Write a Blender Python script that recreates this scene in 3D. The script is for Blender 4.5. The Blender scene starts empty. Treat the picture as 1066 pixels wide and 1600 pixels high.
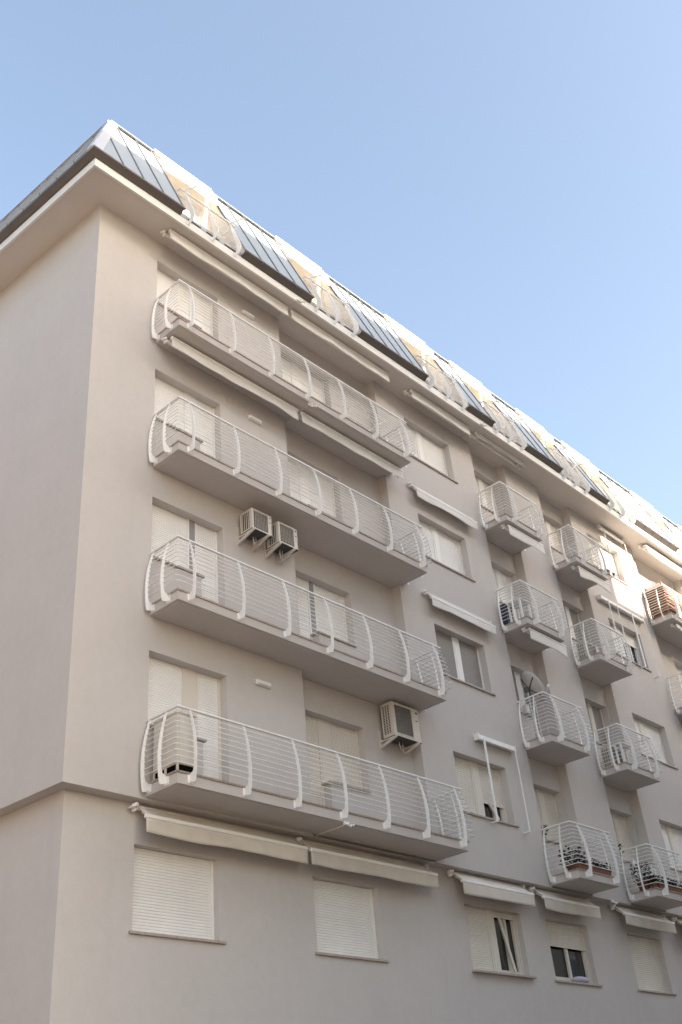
import bpy, math, random
from mathutils import Vector, Matrix

random.seed(7)
scene = bpy.context.scene
col = scene.collection
R = math.radians

# ------------------------------------------------------------------ camera
cam_d = bpy.data.cameras.new('camera')
cam = bpy.data.objects.new('camera', cam_d); col.objects.link(cam)
yaw, pit, rol = R(49.60693), R(33.28496), R(-5.67812)
fwd = Vector((math.sin(yaw) * math.cos(pit), math.cos(yaw) * math.cos(pit), math.sin(pit)))
rgt = Vector((math.cos(yaw), -math.sin(yaw), 0)); upv = rgt.cross(fwd)
r2 = rgt * math.cos(rol) + upv * math.sin(rol)
u2 = -rgt * math.sin(rol) + upv * math.cos(rol)
cam.matrix_world = Matrix(((r2.x, u2.x, -fwd.x, -7.957), (r2.y, u2.y, -fwd.y, -12.426), (r2.z, u2.z, -fwd.z, 1.6), (0, 0, 0, 1)))
cam_d.sensor_fit = 'VERTICAL'; cam_d.sensor_height = 36; cam_d.sensor_width = 36
cam_d.lens = 36 * 1614.95 / 1600
cam_d.clip_start = .1; cam_d.clip_end = 3000
scene.camera = cam

# ------------------------------------------------------------------ sky, sun, exposure
SUN = Vector((.30, -1, .38)).normalized()
EL = math.asin(SUN.z)
world = bpy.data.worlds.new('World'); scene.world = world
world.use_nodes = True
wn = world.node_tree; wn.nodes.clear()
sky = wn.nodes.new('ShaderNodeTexSky'); sky.sky_type = 'NISHITA'; sky.sun_disc = False
sky.sun_elevation = EL; sky.sun_rotation = math.atan2(SUN.x, SUN.y)
sky.air_density = 1.15; sky.dust_density = 3.2; sky.ozone_density = 1.5; sky.altitude = 100
bg = wn.nodes.new('ShaderNodeBackground'); bg.inputs[1].default_value = .15
wo = wn.nodes.new('ShaderNodeOutputWorld')
hs = wn.nodes.new('ShaderNodeHueSaturation'); hs.inputs['Saturation'].default_value = .93   # slightly hazy, paler blue
wn.links.new(sky.outputs[0], hs.inputs['Color']); wn.links.new(hs.outputs[0], bg.inputs[0]); wn.links.new(bg.outputs[0], wo.inputs[0])
sd = bpy.data.lights.new('sun', 'SUN'); sd.energy = 4.7; sd.angle = R(.55); sd.color = (1, .92, .80)
sun = bpy.data.objects.new('sun', sd); col.objects.link(sun)
sun.rotation_euler = SUN.to_track_quat('Z', 'Y').to_euler(); sun.location = (8, -40, 45)
vs = scene.view_settings
vs.view_transform = 'Standard'; vs.look = 'None'; vs.gamma = 1; vs.use_curve_mapping = False
vs.exposure = 1.72
vs.use_white_balance = True; vs.white_balance_temperature = 7080; vs.white_balance_tint = 11   # camera balanced for open shade
scene.render.engine = 'CYCLES'
scene.cycles.max_bounces = 8; scene.cycles.diffuse_bounces = 5

# ------------------------------------------------------------------ materials
MATS = {}
def mat(name, c, rough=.6, metal=0, var=.0, vscale=3., bump=0., bscale=80., spec=.4, trans=0., stretch=None, streak=0.):
    m = bpy.data.materials.new(name); m.use_nodes = True
    nt = m.node_tree; b = nt.nodes['Principled BSDF']
    b.inputs['Base Color'].default_value = (*c, 1); b.inputs['Roughness'].default_value = rough
    b.inputs['Metallic'].default_value = metal; b.inputs['Specular IOR Level'].default_value = spec
    tc = nt.nodes.new('ShaderNodeTexCoord')
    cur = None
    def noise(scale, detail=4, mp=None):
        n = nt.nodes.new('ShaderNodeTexNoise'); n.inputs['Scale'].default_value = scale; n.inputs['Detail'].default_value = detail
        if mp:
            k = nt.nodes.new('ShaderNodeMapping'); k.inputs['Scale'].default_value = mp
            nt.links.new(tc.outputs['Object'], k.inputs[0]); nt.links.new(k.outputs[0], n.inputs['Vector'])
        else: nt.links.new(tc.outputs['Object'], n.inputs['Vector'])
        return n
    def darken(n, lo, hi, amt, prev):
        r = nt.nodes.new('ShaderNodeMapRange'); r.inputs[1].default_value = lo; r.inputs[2].default_value = hi
        r.inputs[3].default_value = 1 - amt; r.inputs[4].default_value = 1 + amt * .35
        nt.links.new(n.outputs['Fac'], r.inputs[0])
        x = nt.nodes.new('ShaderNodeMix'); x.data_type = 'RGBA'; x.blend_type = 'MULTIPLY'; x.inputs[0].default_value = 1
        if prev is None: x.inputs[6].default_value = (*c, 1)
        else: nt.links.new(prev, x.inputs[6])
        nt.links.new(r.outputs[0], x.inputs[7])
        return x.outputs[2]
    if var: cur = darken(noise(vscale, 6, stretch), .3, .7, var, cur)
    if streak: cur = darken(noise(7., 8), .35, .65, .022, cur); cur = darken(noise(38., 3), .3, .7, .02, cur)
    if streak: cur = darken(noise(1., 5, (3.2, 3.2, .16)), .5, .72, -streak, cur)
    if cur is not None: nt.links.new(cur, b.inputs['Base Color'])
    if bump:
        n = noise(bscale, 5); bp = nt.nodes.new('ShaderNodeBump'); bp.inputs['Strength'].default_value = bump; bp.inputs['Distance'].default_value = .01
        nt.links.new(n.outputs['Fac'], bp.inputs['Height']); nt.links.new(bp.outputs[0], b.inputs['Normal'])
    if trans:
        out = nt.nodes['Material Output']; t = nt.nodes.new('ShaderNodeBsdfTranslucent'); t.inputs[0].default_value = (*c, 1)
        mx = nt.nodes.new('ShaderNodeMixShader'); mx.inputs[0].default_value = trans
        nt.links.new(b.outputs[0], mx.inputs[1]); nt.links.new(t.outputs[0], mx.inputs[2]); nt.links.new(mx.outputs[0], out.inputs[0])
    MATS[name] = m
    return m
mat('stucco', (.595, .558, .536), .9, var=.035, vscale=.9, bump=.22, bscale=70, spec=.2, streak=.012)
mat('stucco_base', (.598, .565, .545), .9, var=.035, vscale=.8, bump=.25, bscale=70, spec=.2, streak=.015)
mat('soffit', (.69, .65, .615), .9, var=.04, vscale=1.2, bump=.12, bscale=70, spec=.2)
mat('dormer_plaster', (.82, .77, .70), .9, var=.05, bump=.15)
mat('white_paint', (.92, .91, .89), .45, var=.05, vscale=8)
mat('fascia_paint', (.80, .79, .77), .6, var=.05, vscale=2)
mat('shutter_white', (.90, .89, .875), .45, var=.05, vscale=2.5)
mat('shutter_cream', (.78, .74, .68), .45, var=.06, vscale=2.5)
mat('shutter_grey', (.36, .34, .33), .5, var=.06, vscale=2.5)
mat('frame_white', (.84, .83, .81), .4)
mat('frame_cream', (.72, .67, .60), .45)
mat('frame_grey', (.30, .30, .31), .45)
mat('marble', (.47, .40, .36), .5, var=.22, vscale=14, stretch=(1, 1, 1))
mat('marble_worn', (.40, .33, .28), .6, var=.4, vscale=22)
mat('roof_metal', (.375, .425, .475), .58, metal=.15, var=.03, vscale=.8)
mat('seam_metal', (.21, .225, .25), .5, metal=.2)
mat('cap_metal', (.66, .67, .68), .38, metal=.3, var=.03)
mat('gutter_metal', (.145, .13, .125), .45, metal=.2, var=.1, vscale=3)
mat('slot_shade', (.004, .004, .004), .9, spec=.05)  # near-black colour stands in for the shade inside slots and gaps
mat('flashing', (.36, .37, .39), .45, metal=.3, var=.1, vscale=5)
mat('glass', (.02, .022, .024), .04, spec=.8)
mat('interior', (.05, .045, .04), .9)
mat('canvas_white', (.92, .905, .88), .85, var=.04, vscale=3, bump=.35, bscale=5, trans=.2)
mat('canvas_cream', (.83, .77, .69), .85, var=.12, vscale=2.2, bump=.5, bscale=5, trans=.15)
mat('ac_white', (.68, .63, .57), .5, var=.06, vscale=4)
mat('ac_dark', (.03, .03, .03), .6)
mat('ac_under', (.05, .053, .053), .6, var=.2, vscale=10)
mat('cable_white', (.60, .56, .52), .5)
mat('terracotta', (.25, .115, .075), .8, var=.2, vscale=15)
mat('wood', (.33, .19, .115), .7, var=.25, vscale=9, stretch=(1, 1, 6))
mat('soil', (.05, .035, .025), 1)
mat('leaf', (.04, .07, .025), .9, var=.3, vscale=12, spec=.05)
mat('leaf_dark', (.028, .042, .022), .9, var=.3, vscale=12, spec=.05)
mat('flower', (.22, .04, .075), .9, var=.3, vscale=20, spec=.05)
mat('dish_grey', (.60, .58, .56), .5, var=.06)
mat('dish_dark', (.12, .11, .11), .5)
mat('cabinet', (.66, .61, .55), .5, var=.05, vscale=4)
mat('cushion', (.58, .56, .66), .9, var=.06, vscale=12)
mat('plastic_white', (.86, .85, .83), .35)
mat('blue_dark', (.05, .06, .10), .5)
mat('asphalt', (.21, .17, .138), .9, var=.2, vscale=2, bump=.3)
mat('paving', (.33, .255, .192), .85, var=.15, vscale=2)
mat('ochre', (.44, .385, .32), .9, var=.08, vscale=.6)
mat('side_block_dark', (.20, .15, .125), .9, var=.1, vscale=.6)  # dark tone chosen to cut bounce from the added side-street block
mat('stone_trim', (.5, .46, .4), .8, var=.1)

# ------------------------------------------------------------------ mesh helpers
class MB:
    def __init__(s): s.v = []; s.f = []; s.sm = []
    def quad(s, *p, smooth=False):
        i = len(s.v); s.v += [tuple(q) for q in p]; s.f.append(tuple(range(i, i + len(p)))); s.sm.append(smooth); return s
    def box(s, x0, x1, y0, y1, z0, z1):
        i = len(s.v)
        s.v += [(x0, y0, z0), (x1, y0, z0), (x1, y1, z0), (x0, y1, z0), (x0, y0, z1), (x1, y0, z1), (x1, y1, z1), (x0, y1, z1)]
        for f in ((0, 3, 2, 1), (4, 5, 6, 7), (0, 1, 5, 4), (1, 2, 6, 5), (2, 3, 7, 6), (3, 0, 4, 7)):
            s.f.append(tuple(i + k for k in f)); s.sm.append(False)
        return s
    def hexa(s, a, b):   # two matching polygons a (bottom) and b (top) joined
        n = len(a); i = len(s.v); s.v += [tuple(q) for q in a] + [tuple(q) for q in b]
        s.f.append(tuple(i + k for k in reversed(range(n)))); s.f.append(tuple(i + n + k for k in range(n))); s.sm += [False, False]
        for k in range(n):
            j = (k + 1) % n; s.f.append((i + k, i + j, i + n + j, i + n + k)); s.sm.append(False)
        return s
    def tube(s, pts, r, n=6, caps=True):
        pts = [Vector(p) for p in pts]; i0 = len(s.v); m = len(pts)
        for k, p in enumerate(pts):
            t = (pts[min(k + 1, m - 1)] - pts[max(k - 1, 0)]).normalized()
            if 0 < k < m - 1:
                a = (pts[k] - pts[k - 1]).normalized(); b = (pts[k + 1] - pts[k]).normalized(); t = (a + b).normalized()
            ref = Vector((0, 0, 1)) if abs(t.z) < .9 else Vector((0, 1, 0))
            u = t.cross(ref).normalized(); w = u.cross(t)
            rr = r if not isinstance(r, (list, tuple)) else r[k]
            sc = 1.
            if 0 < k < m - 1:
                c = max(.5, t.dot((pts[k] - pts[k - 1]).normalized())); sc = 1 / c
            for j in range(n):
                an = 2 * math.pi * j / n
                s.v.append(tuple(p + u * (math.cos(an) * rr * sc) + w * (math.sin(an) * rr)))
        for k in range(m - 1):
            for j in range(n):
                a = i0 + k * n + j; b = i0 + k * n + (j + 1) % n
                s.f.append((a, b, b + n, a + n)); s.sm.append(True)
        if caps:
            s.f.append(tuple(i0 + j for j in reversed(range(n)))); s.f.append(tuple(i0 + (m - 1) * n + j for j in range(n))); s.sm += [False, False]
        return s
    def bar(s, a, b, w, h, up=(0, 0, 1)):   # rectangular bar from a to b
        a = Vector(a); b = Vector(b); t = (b - a).normalized(); u = t.cross(Vector(up))
        if u.length < 1e-4: u = t.cross(Vector((0, 1, 0)))
        u.normalize(); v = u.cross(t)
        c = [u * (w / 2 * i) + v * (h / 2 * j) for i, j in ((-1, -1), (1, -1), (1, 1), (-1, 1))]
        return s.hexa([a + q for q in c], [b + q for q in c])
    def plate(s, poly, x0, x1, f):   # polygon of (a,b) extruded, f(x,a,b)->point
        return s.hexa([f(x0, a, b) for a, b in poly], [f(x1, a, b) for a, b in poly])
    def sphere(s, c, r, nu=10, nv=6, sz=1.):
        c = Vector(c); i0 = len(s.v)
        for j in range(nv + 1):
            th = math.pi * j / nv
            for i in range(nu):
                ph = 2 * math.pi * i / nu
                s.v.append((c.x + r * math.sin(th) * math.cos(ph), c.y + r * math.sin(th) * math.sin(ph), c.z + r * sz * math.cos(th)))
        for j in range(nv):
            for i in range(nu):
                a = i0 + j * nu + i; b = i0 + j * nu + (i + 1) % nu
                s.f.append((a, b, b + nu, a + nu)); s.sm.append(True)
        return s
    def mesh(s, name, m):
        me = bpy.data.meshes.new(name); me.from_pydata(s.v, [], s.f)
        me.polygons.foreach_set('use_smooth', s.sm); me.materials.append(MATS[m]); me.update()
        import bmesh
        bm = bmesh.new(); bm.from_mesh(me)
        if any(s.sm): bmesh.ops.remove_doubles(bm, verts=bm.verts, dist=2e-5)
        bmesh.ops.recalc_face_normals(bm, faces=bm.faces); bm.to_mesh(me); bm.free()
        return me
    def build(s, name, m, parent=None, loc=(0, 0, 0), rz=0):
        return place(name, s.mesh(name, m), parent, loc, rz)

def place(name, me, parent=None, loc=(0, 0, 0), rz=0):
    o = bpy.data.objects.new(name, me); col.objects.link(o); o.parent = parent
    o.location = loc; o.rotation_euler = (0, 0, rz)
    return o
def thing(name, label, cat, loc=(0, 0, 0), rz=0, group=None):
    o = bpy.data.objects.new(name, None); col.objects.link(o); o.location = loc; o.rotation_euler = (0, 0, rz)
    o.empty_display_size = .2
    return tag(o, label, cat, group)
def tag(o, label, cat, group=None):
    o['label'] = label; o['category'] = cat
    if group: o['group'] = group
    return o
def solid(o, t):
    m = o.modifiers.new('thickness', 'SOLIDIFY'); m.thickness = t; m.offset = 0; return o
def bevel(o, w, n=1):
    m = o.modifiers.new('bevel', 'BEVEL'); m.width = w; m.segments = n; m.limit_method = 'ANGLE'; return o
CACHE = {}
def cached(key, fn):
    if key not in CACHE: CACHE[key] = fn()
    return CACHE[key]

# ------------------------------------------------------------------ dimensions (metres, facade at y = 0)
ZT = [18.43, 15.39, 12.34, 9.28]        # window heads
ZS = [16.03, 12.97, 9.91, 6.83]         # balcony undersides
ZSILL = [17.19, 14.16, 11.08, 7.98]
STEP = 6.79; SOFF = 19.02; END = 30.3; REC = .25
RECS = [(5.05, 8.44), (12.5, 14.15), (15.9, 17.62), (21.6, 25.0)]
SD = Vector((-.055, .9985, 0)); SN = Vector((-.9985, -.055, 0)); SLEN = 15.
def side(u, o, z): return SD * u + SN * o + Vector((0, 0, z))
def front(u, o, z): return Vector((u, -o, z))
def corner(of, os, z):   # where front offset line and side offset line meet
    y = -of; x = (os + .055 * y) / -.9985
    return Vector((x, y, z))

# ------------------------------------------------------------------ ground
g = MB().quad((-300, -300, 0), (300, -300, 0), (300, 300, 0), (-300, 300, 0)).build('ground', 'paving'); g['kind'] = 'structure'
g = MB().quad((-300, -16, .004), (300, -16, .004), (300, -3.2, .004), (-300, -3.2, .004)).build('road', 'asphalt'); g['kind'] = 'structure'
pv = MB().box(-4, 60, -3.2, -.01, 0, .13).build('pavement', 'paving'); pv['kind'] = 'structure'

# ------------------------------------------------------------------ the apartment building
B = thing('apartment_building', 'pale grey stucco apartment building with curved white balcony railings and grey metal mansard roof', 'building')

def L_holes(x0, xm, x1, zt, zsill, zfloor, door_right=True):
    if door_right: return [(x0, xm, zsill, zt), (xm, x1, zfloor, zt)]
    return [(x0, xm, zfloor, zt), (xm, x1, zsill, zt)]
holes_main, holes_rec = [], []
for k in range(4):
    zt, zs, zf = ZT[k], ZSILL[k], ZS[k] + .19
    holes_main += L_holes(1.47, 2.6, 3.15, zt, zs, zf, True)
    holes_main += [(9.54, 11.45, zs, zt), (18.5, 20.42, zs, zt)]
    holes_rec += L_holes(5.33, 5.88, 6.97, zt, zs, zf, False)
    holes_rec += L_holes(12.6, 13.6, 14.08, zt, zs, zf, True)
    holes_rec += L_holes(16.0, 17.0, 17.52, zt, zs, zf, True)
    holes_rec += L_holes(23.1, 24.17, 24.72, zt, zs, zf, True)
    holes_main += L_holes(26.9, 27.45, 28.58, zt, zs, zf, False)

def wall(mb, x0, x1, z0, z1, y, holes, depth):
    hs = [h for h in holes if h[1] > x0 + .001 and h[0] < x1 - .001]
    xs = sorted(set([x0, x1] + [q for h in hs for q in h[:2]])); zs = sorted(set([z0, z1] + [q for h in hs for q in h[2:]]))
    def hole(i, j):
        if i < 0 or j < 0 or i >= len(xs) - 1 or j >= len(zs) - 1: return False
        cx = (xs[i] + xs[i + 1]) / 2; cz = (zs[j] + zs[j + 1]) / 2
        return any(h[0] < cx < h[1] and h[2] < cz < h[3] for h in hs)
    for i in range(len(xs) - 1):
        for j in range(len(zs) - 1):
            a, b, c, d = xs[i], xs[i + 1], zs[j], zs[j + 1]
            if not hole(i, j): mb.quad((a, y, c), (b, y, c), (b, y, d), (a, y, d))
            else:
                e = y + depth
                if not hole(i - 1, j): mb.quad((a, y, c), (a, e, c), (a, e, d), (a, y, d))
                if not hole(i + 1, j): mb.quad((b, y, c), (b, e, c), (b, e, d), (b, y, d))
                if not hole(i, j - 1): mb.quad((a, y, c), (b, y, c), (b, e, c), (a, e, c))
                if not hole(i, j + 1): mb.quad((a, y, d), (b, y, d), (b, e, d), (a, e, d))
fw = MB()
edges = [0] + [q for r in RECS for q in r] + [END]
for i in range(0, len(edges), 2): wall(fw, edges[i], edges[i + 1], STEP, SOFF + .01, 0, holes_main, .26)
for a, b in RECS:
    wall(fw, a, b, STEP, SOFF + .01, REC, holes_rec, .26)
    for x in (a, b): fw.quad((x, 0, STEP), (x, REC, STEP), (x, REC, SOFF + .01), (x, 0, SOFF + .01))
fw.quad((0, 0, STEP), (END, 0, STEP), (END, .4, STEP), corner(-.4, -.4, STEP))            # underside of the overhang
fw.quad((END, 0, STEP), (END, 14, STEP), (END, 14, SOFF), (END, 0, SOFF))
fw.build('front_wall', 'stucco', B)
sw = MB()
sw.quad(side(0, 0, STEP), side(SLEN, 0, STEP), side(SLEN, 0, SOFF + .01), side(0, 0, SOFF + .01))
sw.quad(side(0, 0, STEP), side(SLEN, 0, STEP), side(SLEN, -.4, STEP), corner(-.4, -.4, STEP))
sw.build('side_wall', 'stucco', B)
BASEW = [(1.46, 3.10), (5.23, 6.89), (9.5, 11.41), (12.37, 14.04), (15.81, 17.45), (19.0, 20.66), (23.3, 24.9)]
BT, BS = 6.19, 4.95
bw = MB(); c = corner(-REC, -.22, 0)
wall(bw, c.x, END, 0, STEP, REC, [(a, b, BS, BT) for a, b in BASEW], .26)
bw.build('base_wall', 'stucco_base', B)
bs = MB(); bs.quad((c.x, c.y, 0), side(SLEN, -.22, 0), side(SLEN, -.22, STEP), (c.x, c.y, STEP)); bs.build('base_side_wall', 'stucco_base', B)
bk = MB(); bk.quad((END, 14, 0), side(SLEN, -.1, 0), side(SLEN, -.1, 22.3), (END, 14, 22.3)); bk.build('rear_wall', 'stucco', B)

# windows ------------------------------------------------------------
def shutter_mesh(w, h, m, pitch=.045):
    def mk():
        b = MB(); n = max(2, round(h / pitch)); p = h / n
        for i in range(n):
            z1 = h - i * p; z0 = z1 - p
            pr = [(.006, z1 - .0015), (-.003, z1 - p * .14), (-.0045, z1 - p * .5), (-.003, z0 + p * .14), (.006, z0 + .0015)]
            for (ya, za), (yb, zb) in zip(pr, pr[1:]):
                b.quad((0, ya, za), (w, ya, za), (w, yb, zb), (0, yb, zb))
        b.box(0, w, .0065, .012, 0, h); b.box(0, w, -.012, .012, 0, .03)
        return b.mesh('shutter', m)
    return cached(('sh', round(w, 3), round(h, 3), m, pitch), mk)
def leaf(parent, x0, x1, z0, z1, y, fm, sm, open_h=0., head=.0, name='window', tilt=False, pitch=.045):
    """one window or door leaf: frame ring, roller shutter, pane behind"""
    b = MB(); t = .045; f0 = y + .035; f1 = y + .10
    b.box(x0, x0 + t, y - .02, f1, z0, z1); b.box(x1 - t, x1, y - .02, f1, z0, z1)
    b.box(x0 + t, x1 - t, f0, f1, z1 - .06, z1); b.box(x0 + t, x1 - t, f0, f1, z0, z0 + .05)
    o = b.build(name, fm, parent)
    hz = z0 + open_h
    if z1 - hz > .1:
        s = place('roller_shutter', shutter_mesh(x1 - x0 - 2 * t - .004, z1 - hz - head, sm, pitch), o, (x0 + t + .002, y, hz)); s['kind'] = 'stuff'
    MB().quad((x0 + t, f1 - .02, z0 + .05), (x1 - t, f1 - .02, z0 + .05), (x1 - t, f1 - .02, z1 - .06), (x0 + t, f1 - .02, z1 - .06)).build('pane', 'glass', o)
    if open_h > .1:   # casement sash showing below the shutter
        sb = MB(); q = .055; a, c_ = x0 + t, x1 - t; top = min(hz + .05, z1 - .06); m = (a + c_) / 2 + .05
        sy0, sy1 = f1 - .075, f1 - .03
        sb.box(a, a + q, sy0, sy1, z0 + .05, top); sb.box(c_ - q, c_, sy0, sy1, z0 + .05, top); sb.box(m - .04, m + .04, sy0 - .01, sy1 - .002, z0 + .05, top)
        sb.box(a + q, m - .04, sy0, sy1, z0 + .05, z0 + .12); sb.box(m + .04, c_ - q, sy0, sy1, z0 + .05, z0 + .12)
        sb.build('sash', fm, o)
        if tilt:
            MB().bar((m - .22, sy0 - .02, top), (m - .03, sy0 - .1, z0 + .09), .05, .05).build('tilted_sash', fm, o)
    return o
def sill(parent, x0, x1, z, y, m='marble'):
    bevel(MB().box(x0, x1, y - .045, y + .2, z - .035, z + .005).build('sill', m, parent), .004)
FW, FC, FG, SW_, SC, SG = 'frame_white', 'frame_cream', 'frame_grey', 'shutter_white', 'shutter_cream', 'shutter_grey'
def bay(x0, x1, k, y, door_right, fm, sm, mull=.24, mm=None, gaps=(0, 0), sillx=True):
    zt, zs, zf = ZT[k], ZSILL[k], ZS[k] + .20
    yb = y + .2
    if door_right:
        xm = x1 - .55; w = leaf(B, x0, xm - mull, zs, zt, yb, fm, sm, gaps[0]); d = leaf(B, xm, x1, zf, zt, yb, fm, sm, gaps[1], name='balcony_door')
        MB().box(xm - mull, xm, yb - .025, yb + .1, zs, zt).build('mullion', mm or fm, w)
        if sillx: sill(w, x0 - .0, xm + .05, zs, y)
    else:
        xm = x0 + .55; d = leaf(B, x0, xm, zf, zt, yb, fm, sm, gaps[0], name='balcony_door'); w = leaf(B, xm + mull, x1, zs, zt, yb, fm, sm, gaps[1])
        MB().box(xm, xm + mull, yb - .025, yb + .1, zs, zt).build('mullion', mm or fm, w)
        if sillx: sill(w, xm - .05, x1 + .0, zs, y)
def pair(x0, x1, z0, z1, y, fm, sm, split=.5, mull=.2, gaps=(0, 0), head=(0, 0), tilt=False, sm2=None, lip=.06, pitch=.045):
    yb = y + .2; xm = x0 + (x1 - x0) * split
    a = leaf(B, x0, xm - mull / 2, z0, z1, yb, fm, sm, gaps[0], pitch=pitch)
    b = leaf(B, xm + mull / 2, x1, z0, z1, yb, fm, sm2 or sm, gaps[1], tilt=tilt, pitch=pitch)
    MB().box(xm - mull / 2, xm + mull / 2, yb - .03, yb + .1, z0, z1).build('mullion', fm, a)
    sill(a, x0 - lip, x1 + lip + .04, z0, y)
bay1 = [(.06, FW, FW), (.20, FW, FW), (.13, FW, FG), (.24, FC, FC)]
for k in range(4):
    bay(1.47, 3.15, k, 0, True, bay1[k][1], SW_, bay1[k][0], bay1[k][2])
    bay(5.33, 6.97, k, REC, False, [FW, FW, FW, FC][k], [SW_, SW_, SW_, SC][k], [.2, .2, .13, .25][k], [FW, FW, FG, FC][k])
    bay(12.6, 14.08, k, REC, True, [FW, FW, FW, FC][k], [SC, SW_, SG, SC][k], .15, None, gaps=[(0, 0), (0, 0), (.0, .0), (0, .0)][k])
    bay(16.0, 17.52, k, REC, True, [FW, FW, FC, FC][k], [SC, SG, SG, SC][k], .13, None, gaps=[(0, 0), (0, 0), (0, 0), (0, 0)][k])
    bay(23.1, 24.72, k, REC, True, FW, SW_, .2)
    bay(26.9, 28.58, k, 0, False, FW, SW_, .2)
pair(9.54, 11.45, ZSILL[0], ZT[0], 0, FW, SW_, .42, .16)
pair(9.54, 11.45, ZSILL[1], ZT[1], 0, FW, SW_, .45, .14)
pair(9.54, 11.45, ZSILL[2], ZT[2], 0, FW, SG, .53, .16)
pair(9.54, 11.45, ZSILL[3], ZT[3], 0, FC, SC, .5, .2, gaps=(0, .42), tilt=True)
pair(18.5, 20.42, ZSILL[0], ZT[0], 0, FW, SW_, .5, .12, gaps=(0, .45))
pair(18.5, 20.42, ZSILL[1], ZT[1], 0, FW, SW_, .45, .12, gaps=(0, .8))
pair(18.5, 20.42, ZSILL[2], ZT[2], 0, FC, SW_, .4, .2)
pair(18.5, 20.42, ZSILL[3], ZT[3], 0, FC, SW_, .45, .2)
# base storey windows
def single(x0, x1, gap=0., fm=FW, sm=SW_, tilt=False):
    o = leaf(B, x0, x1, BS, BT, REC + .14, fm, sm, gap, tilt=tilt); sill(o, x0 - .06, x1 + .11, BS, REC); return o
single(*BASEW[0]); single(*BASEW[1])
pair(9.5, 11.41, BS, BT, REC - .06, FC, SC, .52, .16, gaps=(0, 1.12), tilt=True, lip=.05)
single(*BASEW[3], .72, FC, SC); single(*BASEW[4], 0, FC, SC); single(*BASEW[5], 0, FC, SC); single(*BASEW[6])

# balconies -----------------------------------------------------------
POST = [(.0, .055), (.10, .025), (.130, .03), (.152, .16), (.166, .34), (.166, .50), (.152, .66), (.126, .82), (.090, .98), (.046, 1.12), (.012, 1.195), (-.012, 1.195),
        (.020, 1.08), (.052, .95), (.078, .80), (.094, .64), (.100, .50), (.098, .36), (.090, .25), (.078, .20), (.0, .165)]
def inner_o(t):
    pts = [(.078, .20), (.090, .25), (.098, .36), (.100, .50), (.094, .64), (.078, .80), (.052, .95), (.020, 1.08), (-.012, 1.195)]
    for (oa, ta), (ob, tb) in zip(pts, pts[1:]):
        if ta <= t <= tb: return oa + (ob - oa) * (t - ta) / (tb - ta)
    return pts[0][0]
def post_mesh():
    b = MB(); b.plate(POST, -.007, .007, lambda x, o, t: (x, -o - .004, t))
    b.box(-.045, .055, -.010, -.001, .03, .165)
    for z in (.06, .135): b.tube([(.032, -.009, z), (.032, -.022, z)], .011, 6)
    return b.mesh('railing_post', 'white_paint')
def rod_path(x0, x1, yf, o, yb=0.):
    c = .035
    return [(x0 - o, yb, 0), (x0 - o, yf - o + c, 0), (x0 - o + c, yf - o, 0), (x1 + o - c, yf - o, 0), (x1 + o, yf - o + c, 0), (x1 + o, yb, 0)]
NROD = 10
def balcony(key, x0, x1, zs, posts, worn, label=None, yw=REC):
    """slab with its stone edge and curved railing; meshes shared by key (local x from 0)"""
    w = x1 - x0; yf = -.75
    def slab():
        b = MB(); b.box(0, w, yf, 0, 0, .16)
        b.box(.06, w - .06, yf + .06, -.02, -.008, 0)
        for a, c_ in RECS:
            a_, b_ = max(a - x0, .0), min(c_ - x0, w)
            if b_ > a_ + .05: b.box(a_ + .002, b_ - .002, 0, REC - .002, 0, .16); b.box(a_ + .04, b_ - .04, -.02, REC - .03, -.008, 0)
        return b.mesh('balcony', 'stucco')
    o = place('balcony', cached(('slab', key), slab), B, (x0, 0, zs))
    if label: o['label'] = label
    def edge():
        b = MB(); b.box(-.02, w + .02, yf - .02, yf + .12, .16, .19); b.box(-.02, .1, yf + .12, -.002, .16, .19); b.box(w - .1, w + .02, yf + .12, -.002, .16, .19)
        b.box(.1, w - .1, yf + .12, 0, .16, .186)
        return b.mesh('stone_edge', 'marble_worn' if worn else 'marble')
    place('stone_edge', cached(('edge', key, worn), edge), o)
    pm = cached('post', post_mesh)
    for x in posts: place('railing_post', pm, o, (x - x0, yf, 0))
    for y in (-.09, -.50):
        place('railing_post', pm, o, (0, y, 0), -math.pi / 2); place('railing_post', pm, o, (w, y, 0), math.pi / 2)
    for j in range(NROD):
        t = .275 + j * (1.115 - .275) / (NROD - 1); off = inner_o(t) + .018
        me = cached(('rod', key, j), lambda: MB().tube(rod_path(0, w, yf, off, -.02), .0075, 6).mesh('rod', 'white_paint'))
        place('rod', me, o, (0, 0, t))
    def rail():
        b = MB(); p = rod_path(0, w, yf, .0, -.02)
        p = [p[0], (0, yf, 0), (w, yf, 0), p[5]]; hw = .024
        ring = lambda d: [(-d, -.02, 0), (-d, yf - d, 0), (w + d, yf - d, 0), (w + d, -.02, 0)]
        A, I = ring(hw), ring(-hw)
        for k in range(3):
            b.hexa([(*A[k][:2], -.012), (*A[k + 1][:2], -.012), (*I[k + 1][:2], -.012), (*I[k][:2], -.012)],
                   [(*A[k][:2], .012), (*A[k + 1][:2], .012), (*I[k + 1][:2], .012), (*I[k][:2], .012)])
        return b.mesh('handrail', 'white_paint')
    place('handrail', cached(('rail', key), rail), o, (0, 0, 1.205))
    return o
LP = [1.7 + 1.1 * i for i in range(7)]
for k in range(4): balcony('long', 1.46, 8.53, ZS[k], LP, k == 3)
CA, CB = (12.45, 14.13), (15.85, 17.57)
for k in range(4):
    balcony('smallA', *CA, ZS[k], [12.75, 13.9], k == 3)
    balcony('smallB', *CB, ZS[k], [16.15, 17.3], k == 3)
    balcony('longR', 21.5, 28.58, ZS[k], [21.74 + 1.1 * i for i in range(7)], k == 3)

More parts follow.
